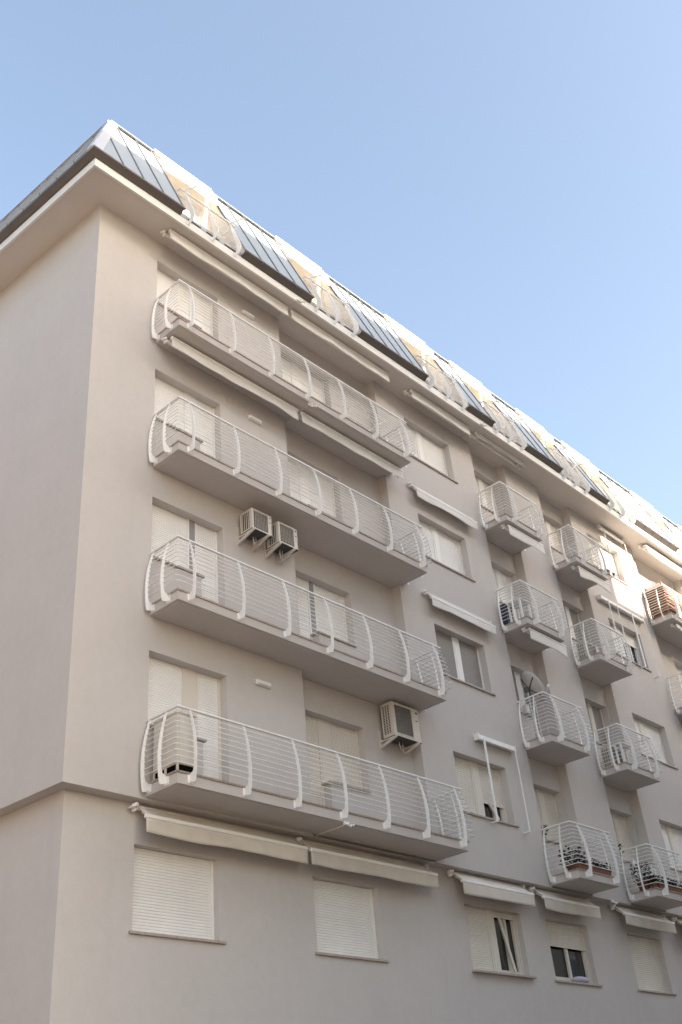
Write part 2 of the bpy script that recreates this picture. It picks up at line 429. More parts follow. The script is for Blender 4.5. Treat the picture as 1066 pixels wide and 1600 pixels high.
# eave ----------------------------------------------------------------
OF, OS = .75, .72
ev = MB(); zb = SOFF
p = [corner(OF - .05, OS - .05, zb), Vector((END, -(OF - .05), zb)), Vector((END, .3, zb)), corner(-.3, -.3, zb)]
ev.quad(*p)
p = [corner(OF - .05, OS - .05, zb), side(SLEN, OS - .05, zb), side(SLEN, -.3, zb), corner(-.3, -.3, zb)]
ev.quad(*p)
ev.build('eave_soffit', 'soffit', B)
fa = MB(); z0, z1 = 18.985, 19.2
fa.hexa([corner(OF, OS, z0), Vector((END, -OF, z0)), Vector((END, -OF + .05, z0)), corner(OF - .05, OS - .05, z0)],
        [corner(OF, OS, z1), Vector((END, -OF, z1)), Vector((END, -OF + .05, z1)), corner(OF - .05, OS - .05, z1)])
fa.hexa([corner(OF, OS, z0), side(SLEN, OS, z0), side(SLEN, OS - .05, z0), corner(OF - .05, OS - .05, z0)],
        [corner(OF, OS, z1), side(SLEN, OS, z1), side(SLEN, OS - .05, z1), corner(OF - .05, OS - .05, z1)])
fa.build('fascia', 'fascia_paint', B)
dk = MB(); z1 = 19.2
dk.quad(corner(OF, OS, z1), Vector((END, -OF, z1)), Vector((END, .62, z1)), corner(-.62, -.62, z1))
dk.quad(corner(OF, OS, z1), side(SLEN, OS, z1), side(SLEN, -.62, z1), corner(-.62, -.62, z1))
dk.build('eave_deck', 'flashing', B)

# mansard roof ---------------------------------------------------------
GAPS = [(1.48, 3.22), (5.38, 7.08), (9.66, 11.47), (12.63, 14.28), (16.1, 17.73), (18.8, 20.55), (23.4, 25.1), (27.1, 28.8)]
O0, Z0, O1, Z1 = .875, 19.30, -.30, 22.33       # roof slope: eave line and ridge line (offset outward, height)
UH0, UH1 = -.825, .29                           # hip line along the eave coordinate
slope = Vector((O1 - O0, Z1 - Z0)).normalized(); nrm = Vector((-slope.y, slope.x)) * -1   # outward normal in (o,z)
if nrm.x < 0: nrm = -nrm
LSL = math.hypot(O1 - O0, Z1 - Z0)
def rp(fr, u, s, h=0.):   # point on a roof face: along eave u, up slope s (metres), height h above it
    return fr(u, O0 + slope.x * s + nrm.x * h, Z0 + slope.y * s + nrm.y * h)
def hipu(s): return UH0 + (UH1 - UH0) * s / LSL
ROOF = MB()
SOLID = []; last = None
xs = [(UH0, GAPS[0][0])] + [(GAPS[i][1], GAPS[i + 1][0]) for i in range(len(GAPS) - 1)] + [(GAPS[-1][1], END)]
def under(fr, u0, u1, hip):
    if hip: ROOF.quad(rp(fr, UH0, 0, -.03), rp(fr, u1, 0, -.03), rp(fr, u1, LSL, -.03), rp(fr, UH1, LSL, -.03))
    else: ROOF.quad(rp(fr, u0, 0, -.03), rp(fr, u1, 0, -.03), rp(fr, u1, LSL, -.03), rp(fr, u0, LSL, -.03))
for i, (a, b) in enumerate(xs): under(front, a, b, i == 0)
under(side, UH0, SLEN, True)
ct = corner(.30 * -1, -.30, Z1)
ROOF.quad((ct.x, ct.y, Z1 + .03), (END, .30, Z1 + .03), (END, 13, Z1 + .03), side(SLEN - 1, -.3, Z1 + .03))
ROOF.quad((END, -.8, 19.2), (END, .3, Z1), (END, 13, Z1), (END, 13, 19.2))
roof = ROOF.build('mansard_roof', 'slot_shade', B)  # underlay coloured near-black so the ridge slots read as deep shade
TOPS = LSL - .18
def clip(poly, f):
    out = []
    for i in range(len(poly)):
        a, b = poly[i], poly[(i + 1) % len(poly)]; fa_, fb = f(a), f(b)
        if fa_ >= 0: out.append(a)
        if (fa_ >= 0) != (fb >= 0):
            t = fa_ / (fa_ - fb); out.append((a[0] + (b[0] - a[0]) * t, a[1] + (b[1] - a[1]) * t))
    return out
def panel(fr, u0, u1, hip):
    poly = [(u0, 0), (u1, 0), (u1, TOPS), (u0, TOPS)]
    if hip: poly = clip(poly, lambda q: q[0] - hipu(q[1]) - .17)
    if len(poly) < 3: return
    MB().hexa([rp(fr, u, s, -.02) for u, s in poly], [rp(fr, u, s, .0) for u, s in poly]).build('roof_panel', 'roof_metal', roof)
def seam(fr, u, hip):
    s1 = LSL - .05
    if hip and hipu(s1) + .17 > u: s1 = (u - .17 - UH0) / (UH1 - UH0) * LSL
    if s1 < .15: return
    b = MB(); w = .011
    poly = [(-.05, -.01), (-.05, .045), (0, .026), (s1, .026), (s1, -.005)]
    b.hexa([rp(fr, u - w, s, h) for s, h in poly], [rp(fr, u + w, s, h) for s, h in poly])
    b.build('standing_seam', 'seam_metal', roof)
def face(fr, u0, u1, hip, first=None, pitch=.525):
    n = max(1, round((u1 - (first if first is not None else u0)) / pitch))
    st = first if first is not None else u0
    us = [st + (u1 - st) * i / n for i in range(n + 1)]
    if first is not None: us = [u0] + us
    for a, b in zip(us, us[1:]): panel(fr, a, b, hip)
    for i, u in enumerate(us):
        if hip and i == 0: continue
        seam(fr, u + (.02 if i == 0 else -.02 if i == len(us) - 1 and not hip else 0), hip)
    b = MB(); h0, h1 = LSL - .05, LSL + .012
    ua = (hipu(LSL) if hip else u0) - .0
    b.hexa([rp(fr, ua, h0, -.02), rp(fr, u1, h0, -.02), rp(fr, u1, h0, .05), rp(fr, ua, h0, .05)], [rp(fr, ua, h1, -.02), rp(fr, u1, h1, -.02), rp(fr, u1, h1, .05), rp(fr, ua, h1, .05)])
    b.build('ridge_cap', 'cap_metal', roof)
for i, (a, b) in enumerate(xs):
    face(front, a, b, i == 0, -.06 if i == 0 else None, .515 if i == 0 else .525)
face(side, UH0, SLEN, True, -.28, .56)
hc = MB()
for fr in (front, side):
    q = [(UH0 - .01, -.0), (UH0 + .2, 0), (UH1 + .2, LSL + .01), (UH1 - .01, LSL + .01)]
    hc.hexa([rp(fr, u, s, -.01) for u, s in q], [rp(fr, u, s, .028) for u, s in q])
hc.build('hip_cap', 'cap_metal', roof)
# gutters
def gutter(fr, u0, u1, cs=None):
    pr = [(.752, 19.205), (.79, 19.205), (.90, 19.30), (.905, 19.335), (.893, 19.335), (.885, 19.31), (.80, 19.235), (.752, 19.235)]
    def pt(u, o, z): return fr(u, o, z)
    b = MB()
    a_ = []
    for o, z in pr:
        if cs: a_.append(corner(o, o - .03, z))
        else: a_.append(pt(u0, o, z))
    b.hexa(a_, [pt(u1, o, z) for o, z in pr])
    b.build('gutter', 'gutter_metal', B)
for i, (a, b) in enumerate(xs): gutter(front, a, b, i == 0)
gutter(lambda u, o, z: side(u, o - .03, z), 0, SLEN, True)

# dormer terraces --------------------------------------------------------
DPOST = [(.755, 19.085), (.85, 19.085), (.905, 19.12), (.945, 19.19), (.955, 19.27), (.94, 19.36), (.80, 19.78), (.645, 20.24), (.620, 20.27), (.600, 20.25),
         (.705, 19.84), (.795, 19.46), (.812, 19.34), (.808, 19.26), (.785, 19.205), (.755, 19.175)]
YB = .27
for gi, (a, b) in enumerate(GAPS):
    D = MB(); CH = []
    D.box(a + .002, b - .002, -.74, YB, 19.203, 19.29)                            # floor
    hx0, hx1 = a + .22, b - .22
    D.quad((a, YB, 19.29), (hx0, YB, 19.29), (hx0, YB, 22.3), (a, YB, 22.3)); D.quad((hx1, YB, 19.29), (b, YB, 19.29), (b, YB, 22.3), (hx1, YB, 22.3))
    D.quad((hx0, YB, 21.55), (hx1, YB, 21.55), (hx1, YB, 22.3), (hx0, YB, 22.3))
    for x in (hx0, hx1): D.quad((x, YB, 19.29), (x, YB + .25, 19.29), (x, YB + .25, 21.55), (x, YB, 21.55))
    D.quad((hx0, YB, 21.55), (hx1, YB, 21.55), (hx1, YB + .25, 21.55), (hx0, YB + .25, 21.55))
    for x0_, x1_ in ((a - .0, a - .04), (b + .0, b + .04)):
        poly = [(-O0 + .02, Z0 - .02), (-O1 - .0, Z1 - .02), (YB + .01, Z1 - .02), (YB + .01, Z0 - .02)]
        CH.append(MB().hexa([(x0_, y, z) for y, z in poly], [(x1_, y, z) for y, z in poly]))
    D.box(a + .001, b - .001, .20, .60, 22.27, Z1 + .025)                     # head slab
    d = D.build('dormer', 'dormer_plaster', B)
    for q in CH: q.build('cheek', 'soffit', d)
    leaf(d, hx0, hx1, 19.3, 21.55, YB + .12, FW, SW_, .0, name='dormer_door')
    MB().box(a + .02, b - .02, -.757, -.735, 19.202, 19.33).build('flashing', 'flashing', d)
    for s_ in range(3):
        u = a + .2 + s_ * (b - a - .4) / 2.6
        MB().box(u, u + .36, -.7595, -.7575, 19.212, 19.25).build('drain_slot_shade', 'slot_shade', d)  # near-black plate, painted shade of a drain opening
    n3 = [a + .2, (a + b) / 2, b - .2] if gi not in (0,) else [1.7, 2.37, 3.03]
    dm = cached('dpost', lambda: MB().plate(DPOST, -.008, .008, lambda x, o, z: (x, -o, z)).box(-.045, .045, -.762, -.751, 19.07, 19.18).mesh('railing_post', 'white_paint'))
    for x in n3: place('railing_post', dm, d, (x, 0, 0))
    e0, e1 = n3[0] - .14, n3[2] + .14
    for j in range(9):
        t = (j + .5) / 9.2; y = -(.825 + (.615 - .825) * t) - .004; z = 19.38 + (20.2 - 19.38) * t
        MB().tube([(e0, y + .34, z), (e0, y + .03, z), (e0 + .03, y, z), (e1 - .03, y, z), (e1, y + .03, z), (e1, y + .34, z)], .0075, 6).build('rod', 'white_paint', d)
    r = MB(); r.box(e0, e1, -.640, -.592, 20.262, 20.285)
    for x in (e0, e1 - .048): r.box(x, x + .048, -.592, -.22, 20.262, 20.285)
    r.build('handrail', 'white_paint', d)
    for x in (n3[0], n3[2]): MB().bar((x, -.60, 20.30), (x, -1.05, 20.06), .025, .03).build('stay_arm', 'white_paint', d)

# ------------------------------------------------------------------ awnings
AG = 'awnings on the facade'
def awning(label, x0, x1, yr, zr, yb, zb, vh, m='canvas_white', seed=0, wav=.02, gear=True, rr=.04, arms=True, sag=.02):
    rnd = random.Random(seed); w = x1 - x0
    T = thing('awning', label, 'awning', (x0, yr, zr), 0, AG)
    MB().tube([(0, 0, 0), (w, 0, 0)], rr, 10).build('roller', m, T)
    dy, dz = yb - yr, zb - zr
    b = MB(); n, mth = 24, 4; P = [[None] * (mth + 1) for _ in range(n + 1)]
    for i in range(n + 1):
        for j in range(mth + 1):
            t = j / mth; u = i / n
            P[i][j] = (.03 + (w - .06) * u, dy * t, rr * (1 - t) + .025 * t + dz * t - sag * 4 * t * (1 - t) * (.6 + .4 * math.sin(7 * u + seed)))
    for i in range(n):
        for j in range(mth): b.quad(P[i][j], P[i + 1][j], P[i + 1][j + 1], P[i][j + 1], smooth=True)
    solid(b.build('fabric', m, T), .004)
    bevel(MB().box(0, w, dy - .035, dy + .03, dz - .03, dz + .028).build('front_bar', 'white_paint', T), .008)
    b = MB(); n = 60; ph = [rnd.uniform(0, 6.3) for _ in range(4)]; rows = 5
    def vp(u, t):
        x = w * u + .005 + (w - .01 - w) * u
        hem = .85 * wav * (.7 * math.sin(5.1 * u * w / 2 + ph[0]) + .45 * math.sin(11 * u * w / 2.6 + ph[1])) 
        y = dy - .022 + t * (.012 * math.sin(3.1 * u * w + ph[2]) + .006 * math.sin(7.7 * u * w + ph[3]))
        return (x, y, dz - .02 - t * (vh + hem))
    for i in range(n):
        for j in range(rows): b.quad(vp(i / n, j / rows), vp((i + 1) / n, j / rows), vp((i + 1) / n, (j + 1) / rows), vp(i / n, (j + 1) / rows), smooth=True)
    solid(b.build('valance', m, T), .003)
    if gear:
        gb = MB().box(-.05, -.005, -.05, .05, -.07, .07); bevel(gb.build('gear_box', 'plastic_white', T), .02, 2)
        MB().tube([(-.11, dy * .2 + .05, -.02), (-.045, dy * .5, .02)], .026, 8).build('crank_eye', 'plastic_white', T)
    bevel(MB().box(w + .003, w + .03, -.05, .05, -.07, .07).build('end_bracket', 'plastic_white', T), .015, 2)
    if arms and abs(dy) > .1:
        for x in (.12, w - .2): MB().bar((x, -.02, -.05), (x + .08, dy + .02, dz - .0), .035, .045).build('arm', 'white_paint', T)
    return T
Y0 = -.30
awning('white awning rolled under the eave above the corner windows of the top long balcony', 1.43, 4.92, Y0, 18.955, -.45, 18.955, .235, seed=1)
awning('white awning rolled under the eave above the recessed doors of the top long balcony', 5.02, 8.50, Y0, 18.955, -.45, 18.955, .235, seed=2)
awning('short white awning under the eave above the top shuttered window beside the long balconies', 9.40, 11.88, Y0, 18.955, -.45, 18.955, .225, seed=3)
awning('narrow white awning with curling torn-looking edge under the eave beside the top small balcony', 12.22, 14.55, Y0, 18.955, -.45, 18.985, .09, seed=4, wav=.05)
awning('sunlit white awning under the eave above the balcony with the wooden board rack', 21.62, 25.05, Y0, 18.955, -.50, 18.93, .26, seed=5)
awning('white awning with wavy hem under the top long balcony, over the corner windows', 1.53, 5.03, -.27, 15.955, -.42, 15.95, .235, seed=6, wav=.025)
awning('white awning with wavy hem under the top long balcony, over the recessed doors', 5.12, 8.58, -.27, 15.955, -.42, 15.95, .235, seed=7, wav=.025)
awning('white awning with hanging valance on the wall under the top shuttered window', 9.33, 11.83, -.06, 16.10, -.19, 15.92, .20, seed=8, wav=.015)
awning('white awning with hanging valance above the grey shuttered window', 9.30, 11.80, -.06, 13.03, -.19, 12.86, .20, seed=9, wav=.015)
for i, (a, b, l) in enumerate([(1.40, 4.80, 'long cream awning under the lowest long balcony, above the wide closed shutter near the corner'),
                               (4.86, 8.30, 'long cream awning under the lowest long balcony, above the second closed shutter from the corner'),
                               (9.07, 11.55, 'cream awning above the base-storey window with a tilted open sash'),
                               (11.90, 14.15, 'cream awning above the half-shuttered base-storey window with a cushion on its sill'),
                               (15.26, 17.70, 'cream awning under the flower-filled small balcony, above a fully closed base-storey shutter'),
                               (18.25, 20.7, 'cream awning next beyond the one under the flower-filled small balcony')]):
    awning(l, a, b, .16, 6.70, -.08, 6.51, .235, 'canvas_cream', 20 + i, wav=.012, sag=.015)
for i, (a, b, k, l) in enumerate([(12.62, 14.28, 0, 'small white awning hanging under the top small balcony next to the torn awning'),
                                  (16.05, 17.75, 0, 'small white awning hanging under the top small balcony beside the sunlit window'),
                                  (12.62, 14.28, 1, 'small white awning hanging under the small balcony above the satellite dish'),
                                  (21.9, 25.0, 0, 'rolled white awning under the balcony with the wooden board rack')]):
    awning(l, a, b, -.52, ZS[k] - .06, -.63, ZS[k] - .07, .27 if i < 3 else .1, seed=40 + i, wav=.05, rr=.045, arms=False)
# awnings of the roof terraces
DL = ['nearest the roof corner', 'above the recessed doors of the top long balcony', 'above the short eave awning', 'above the torn-edged awning', 'over the second column of small balconies', 'over the top window with drop arms', 'over the sunlit eave awning', 'at the far end of the roof']
for gi, (a, b) in enumerate(GAPS):
    awning('sunlit white awning in the roof terrace ' + DL[gi], a + .04, b - .06, .16, 22.10, -.04, 21.72, .25, seed=60 + gi, wav=.02, gear=False, sag=.01)

def drop_awning(label, x0, x1, z, arms, zbot, extra=None):
    T = thing('drop_arm_awning', label, 'awning', (x0, 0, z), 0, 'drop-arm awnings with hanging arms'); w = x1 - x0
    bevel(MB().box(0, w, -.13, -.02, -.045, .06).build('cassette', 'white_paint', T), .02, 2)
    MB().box(.04, w - .04, -.16, -.12, -.075, -.035).build('front_bar', 'white_paint', T)
    for x in (-.012, w - .03): bevel(MB().box(x, x + .042, -.15, -.003, -.08, .075).build('end_cap', 'plastic_white', T), .012, 2)
    for x, wd, zb in arms:
        MB().box(x - x0 - wd / 2, x - x0 + wd / 2, -.185, -.162, zb - z, -.04).build('hanging_arm', 'white_paint', T)
        MB().box(x - x0 - .03, x - x0 + .03, -.18, -.02 if zb > zbot - 5 else -.1, zb - z - .03, zb - z).build('arm_pivot', 'plastic_white', T)
    return T
drop_awning('drop-arm awning with bare white arms over the lowest window beside the long balconies', 10.39, 11.80, 9.76, [(10.53, .055, 7.9), (11.72, .022, 7.86)], 7.8)
drop_awning('wide drop-arm awning with bare arms under the sunlit patch of wall', 18.1, 20.7, 15.92, [(18.45, .03, 14.2), (18.95, .018, 14.0), (19.85, .05, 14.1), (20.66, .018, 14.0)], 14)
drop_awning('drop-arm awning with bare arms under the eave, over the sunlit window', 19.31, 20.80, 18.93, [(19.42, .045, 17.1), (20.74, .02, 17.0)], 17)

# ------------------------------------------------------------------ air conditioners
def ac(label, loc, w, h, d, wall_y, style, bracket=True, rz=0):
    """front face at local y = -d, back at 0; hung from wall at local y = wall_y"""
    T = thing('air_conditioner', label, 'air conditioner', loc, rz, 'outdoor air-conditioning units')
    b = MB(); t = .012
    if style == 'grid': gx0, gx1 = .05, w * .80
    else: gx0, gx1 = .08 * w, w * .72
    gz0, gz1 = .10 * h, .92 * h
    # casing with a real opening in front
    b.box(0, w, -d, 0, h - t, h); b.box(0, w, -.012, 0, t, h - t); b.box(w - t, w, -d, -.012, t, h - t)
    b.box(0, gx0, -d, -d + t, t, h - t); b.box(gx1, w - t, -d, -d + t, t, h - t); b.box(gx0, gx1, -d, -d + t, t, gz0); b.box(gx0, gx1, -d, -d + t, gz1, h - t)
    b.box(0, t, -d + t, -d * .75, t, h - t); b.box(0, t, -d * .12, -.012, t, h - t); b.box(0, t, -d * .75, -d * .12, t, h * .1); b.box(0, t, -d * .75, -d * .12, h * .93, h - t)
    bevel(b.build('casing', 'ac_white', T), .004)
    MB().box(.0, w, -d, 0, 0, t - .001).build('base_plate', 'ac_under', T)
    MB().box(.03, w - .03, -d + .06, -.02, .02, h - .02).build('coil', 'ac_dark', T)
    gr = MB(); n = 9 if style == 'grid' else 26
    if style == 'grid':
        for i in range(1, n): x = gx0 + (gx1 - gx0) * i / n; gr.box(x - .0022, x + .0022, -d - .002, -d + .004, gz0, gz1)
        for i in range(1, 12): z = gz0 + (gz1 - gz0) * i / 12; gr.box(gx0, gx1, -d - .004, -d + .003, z - .0022, z + .0022)
    else:
        for i in range(1, n): z = gz0 + (gz1 - gz0) * i / n; gr.box(gx0, gx1, -d + .004, -d + .010, z - .0022, z + .0022)
        gr.box(gx0 - .012, gx1 + .012, -d - .012, -d, gz0 - .022, gz0); gr.box(gx0 - .012, gx1 + .012, -d - .008, -d, gz1, gz1 + .012); gr.box(gx0 - .012, gx0, -d - .01, -d, gz0, gz1); gr.box(gx1, gx1 + .012, -d - .01, -d, gz0, gz1)
    gr.build('grille', 'ac_white', T)
    cx, cz, rr = (gx0 + gx1) / 2, (gz0 + gz1) / 2, min(gx1 - gx0, gz1 - gz0) * .45
    fan = MB()
    for i in range(3):
        a = i * 2.094
        fan.quad((cx + .04 * math.cos(a), -d + .05, cz + .04 * math.sin(a)), (cx + rr * math.cos(a - .1), -d + .055, cz + rr * math.sin(a - .1)), (cx + rr * math.cos(a + .9), -d + .03, cz + rr * math.sin(a + .9)), (cx + .04 * math.cos(a + .9), -d + .035, cz + .04 * math.sin(a + .9)))
    solid(fan.build('fan', 'ac_under', T), .004)
    lv = MB()
    if style == 'grid':
        for i in range(4): y = -d * .75 + d * .63 * (i + .5) / 4; lv.box(-.003, .004, y - .008, y + .008, h * .1, h * .93)
    else:
        for i in range(3): y = -d * .75 + d * .63 * i / 3; lv.box(-.002, .004, y - .009, y + .009, h * .1, h * .93)
        for i in range(18): z = h * .1 + h * .83 * i / 18; lv.box(-.001, .003, -d * .75, -d * .12, z, z + .012)
    lv.build('side_louvres', 'ac_white', T)
    bd = MB().box(w * .88, w * .95, -d - .002, -d, h * .84, h * .9).box(w * .86, w * .95, -d - .002, -d, h * .62, h * .65); bd.build('badge', 'dish_dark', T)
    if bracket:
        for x in (.04, w - .1):
            k = MB(); k.box(x - .035, x + .0, wall_y - .03, wall_y - .002, -.16, .22)
            k.bar((x - .018, wall_y - .02, -.13), (x - .018, -d - .02, -.015), .035, .05); k.box(x - .035, x, -d - .03, wall_y - .03, -.03, -.002)
            k.build('bracket', 'ac_white', T)
        MB().tube([(w * .4, -d * .4, -.01), (w * .4, -d * .4, -.09), (w * .5, -d * .3, -.17), (w * .75, -d * .1, -.17), (w * .85, wall_y - .02, -.1)], .012, 6).build('pipe', 'cable_white', T)
        MB().tube([(w * .5, -d * .45, -.01), (w * .52, -d * .4, -.13), (w * .62, -d * .2, -.2), (w * .95, wall_y - .02, -.14)], .007, 6).build('cable', 'cable_white', T)
    return T
ac('air conditioner with square grille hung on wall brackets, the one closer to the shuttered window', (3.50, -.10, 12.27), .52, .47, .34, .10, 'grid')
ac('air conditioner with square grille hung on wall brackets, the one farther from the shuttered window', (4.20, -.10, 12.23), .52, .49, .34, .10, 'grid')
ac('large air conditioner with perforated side hung under the balcony in the recess corner', (7.42, .13, 9.10), .84, .73, .30, .12, 'slot')
ac('grey air conditioner standing on the small balcony behind a table', (16.0, -.05, ZS[2] + .2), .75, .62, .30, 0, 'slot', False)
ac('low air conditioner standing on the small balcony left of the sunlit wall', (16.0, -.05, ZS[1] + .2), .72, .55, .30, 0, 'slot', False)

# ------------------------------------------------------------------ small wall fittings
for x, z, l in [(3.86, 18.44, 'white box light on the wall over the top long balcony'), (3.92, 15.40, 'white box light on the wall over the second long balcony'), (3.82, 9.29, 'white box light on the wall over the lowest long balcony')]:
    T = thing('wall_light', l, 'wall light', (x, 0, z), 0, 'box lights on the balcony wall')
    bevel(MB().box(0, .36, -.045, -.001, 0, .10).build('housing', 'plastic_white', T), .012, 2)
    bevel(MB().box(.02, .34, -.075, -.045, .012, .088).build('diffuser', 'frame_white', T), .02, 2)
for x, z, l in [(3.25, 18.58, 'square vent plate on the wall by the top balcony door'), (3.34, 15.55, 'square vent plate on the wall by the second balcony door')]:
    T = thing('vent_plate', l, 'vent', (x, 0, z), 0, 'vent plates')
    MB().box(0, .16, -.012, -.001, 0, .16).build('plate', 'stucco', T)
    f = MB()
    for i in range(5): f.box(.02, .14, -.018, -.012, .025 + i * .025, .035 + i * .025)
    f.build('louvres', 'stucco', T)
def hook(label, x, y, z, yw):
    T = thing('tie_bracket', label, 'bracket', (x, y, z), 0, 'white knobbed brackets with tie rods')
    MB().box(-.04, .09, -.03, .0, -.03, .03).build('plate', 'plastic_white', T)
    for dx, dz in ((-.02, -.04), (.05, -.055), (.12, -.03)):
        MB().tube([(dx, -.025, dz + .03), (dx + .01, -.07, dz)], .012, 6).sphere((dx + .01, -.08, dz), .022).build('knob', 'plastic_white', T)
    MB().tube([(-.03, 0, -.04), (-.06, yw - y, -.055)], .007, 6).build('tie_rod', 'cable_white', T)
hook('white knobbed bracket on the eave edge between the two eave awnings', 4.98, -.752, 19.03, 0.)
hook('white knobbed bracket under the top long balcony between its two awnings', 5.12, -.70, 16.0, .2)
hook('white knobbed bracket under the lowest long balcony between the cream awnings', 5.05, -.76, 6.80, .2)
hook('white knobbed bracket on the eave edge beside the torn-edged awning', 12.1, -.752, 19.03, 0.)
hook('white knobbed bracket under the wall edge between the last two cream awnings', 15.0, .02, 6.77, .2)

# ------------------------------------------------------------------ things standing on the balconies
zf = ZS[3] + .19
T = thing('storage_cabinet', 'beige plastic storage cabinet in the corner of the lowest long balcony', 'cabinet', (1.50, -.70, zf + .002))
bevel(MB().box(0, .36, .0, .58, .13, .93).build('body', 'cabinet', T), .008)
bevel(MB().box(-.01, .37, -.012, .59, .93, .985).build('lid', 'cabinet', T), .01)
MB().box(0, .36, .0, .58, 0, .03).box(0, .03, 0, .03, .03, .13).box(.33, .36, 0, .03, .03, .13).box(0, .03, .27, .31, .03, .13).box(0, .03, .55, .58, .03, .13).box(.33, .36, .55, .58, .03, .13).build('plinth', 'cabinet', T)
MB().box(.02, .34, .02, .56, .03, .128).build('vent_gap_shade', 'slot_shade', T)  # near-black fill paints the shade within the slots
for y in (.02, .31): MB().box(-.012, -.001, y, y + .25, .16, .88).build('door', 'cabinet', T)
MB().box(.03, .33, -.012, -.001, .16, .88).build('door', 'cabinet', T)

def leaves(mb, c, r, h, n, size, rnd):
    for i in range(n):
        a = rnd.uniform(0, 6.283); d = r * math.sqrt(rnd.random()); z = h * rnd.random()
        p = Vector((c[0] + d * math.cos(a), c[1] + d * math.sin(a), c[2] + z))
        t = Vector((math.cos(a) + rnd.uniform(-.6, .6), math.sin(a) + rnd.uniform(-.6, .6), rnd.uniform(-.2, .9))).normalized() * size * rnd.uniform(.6, 1.3)
        s = t.cross(Vector((rnd.uniform(-1, 1), rnd.uniform(-1, 1), 1))).normalized() * size * .35
        mb.quad(p, p + t * .5 + s, p + t, p + t * .5 - s)
def pot_plant(label, loc, r, h, ph, n, pr, fl=0, seed=0, name='potted_plant'):
    rnd = random.Random(seed); T = thing(name, label, 'plant', loc, 0, 'potted plants on the balconies')
    b = MB(); N = 16; prof = [(r * .72, 0), (r * .95, h * .8), (r * 1.06, h * .8), (r * 1.06, h), (r * .93, h), (r * .9, h * .85)]
    for (ra, za), (rb, zb) in zip(prof, prof[1:]):
        for i in range(N):
            a0, a1 = 2 * math.pi * i / N, 2 * math.pi * (i + 1) / N
            b.quad((ra * math.cos(a0), ra * math.sin(a0), za), (ra * math.cos(a1), ra * math.sin(a1), za), (rb * math.cos(a1), rb * math.sin(a1), zb), (rb * math.cos(a0), rb * math.sin(a0), zb), smooth=True)
    b.build('pot', 'terracotta', T)
    MB().tube([(0, 0, .0), (0, 0, h * .86)], [r * .6, r * .9], 12).build('soil', 'soil', T)
    st = MB()
    for i in range(7):
        a = rnd.uniform(0, 6.28); st.tube([(.02 * math.cos(a), .02 * math.sin(a), h * .8), (pr * .4 * math.cos(a), pr * .4 * math.sin(a), h + ph * .5), (pr * .8 * math.cos(a), pr * .8 * math.sin(a), h + ph * rnd.uniform(.7, 1))], .006, 5)
    st.build('stem', 'leaf_dark', T)
    f = MB(); leaves(f, (0, 0, h * .9), pr, ph, n, .075, rnd); f.build('foliage', 'leaf', T)['kind'] = 'stuff'
    if fl:
        f = MB(); leaves(f, (0, 0, h + ph * .35), pr * 1.1, ph * .7, fl, .05, rnd); f.build('flowers', 'flower', T)['kind'] = 'stuff'
    return T
def trough(label, loc, w, d, h, n, fl, seed, rz=0, pm='terracotta'):
    rnd = random.Random(seed); T = thing('flower_trough', label, 'planter', loc, rz, 'flower troughs on the balconies')
    b = MB(); t = .015
    b.hexa([(.02, .02, 0), (w - .02, .02, 0), (w - .02, d - .02, 0), (.02, d - .02, 0)], [(0, 0, h - .03), (w, 0, h - .03), (w, d, h - .03), (0, d, h - .03)])
    b.box(-.012, w + .012, -.012, .006, h - .03, h); b.box(-.012, w + .012, d - .006, d + .012, h - .03, h); b.box(-.012, .006, .006, d - .006, h - .03, h); b.box(w - .006, w + .012, .006, d - .006, h - .03, h)
    b.build('trough', pm, T)
    MB().box(.008, w - .008, .008, d - .008, h - .029, h - .015).build('soil', 'soil', T)
    f = MB(); g_ = MB()
    for i in range(n): leaves(f, (w * (i + .5) / n, d / 2, h - .02), d * .62, .16, 34, .06, rnd)
    for i in range(fl): leaves(g_, (w * rnd.random(), d / 2, h + .04), d * .5, .14, 12, .05, rnd)
    f.build('foliage', 'leaf_dark', T)['kind'] = 'stuff'
    if fl: g_.build('flowers', 'flower', T)['kind'] = 'stuff'
    return T
z3 = ZS[3] + .192
pot_plant('leafy bush in a terracotta bowl on the small balcony with one flower trough', (12.72, -.50, z3), .17, .17, .36, 190, .24, 8, 3)
trough('flower trough along the front edge of the small balcony with the terracotta bowl', (12.62, -.70, z3), 1.35, .17, .16, 10, 7, 4)
pot_plant('plant hanging over the window sill behind the terracotta bowl', (12.95, .30, ZSILL[3] + .012), .09, .10, .18, 80, .16, 0, 5)
pot_plant('big pink-flowered plant in a clay pot on the flower-filled small balcony', (16.12, -.34, z3), .16, .24, .42, 150, .22, 130, 6)
pot_plant('flowering clay pot in the front corner of the flower-filled small balcony', (16.02, -.64, z3), .09, .15, .16, 50, .12, 60, 7)
trough('long flower trough along the front of the flower-filled small balcony', (16.2, -.70, z3), 1.25, .17, .16, 9, 16, 8)
pot_plant('potted greenery on the window sill of the flower-filled small balcony', (16.3, .30, ZSILL[3] + .012), .10, .12, .2, 90, .17, 0, 9)
trough('terracotta flower trough behind the railing of the far balcony under the wooden board rack', (21.62, -.70, ZS[1] + .192), 2.2, .17, .17, 14, 0, 10)

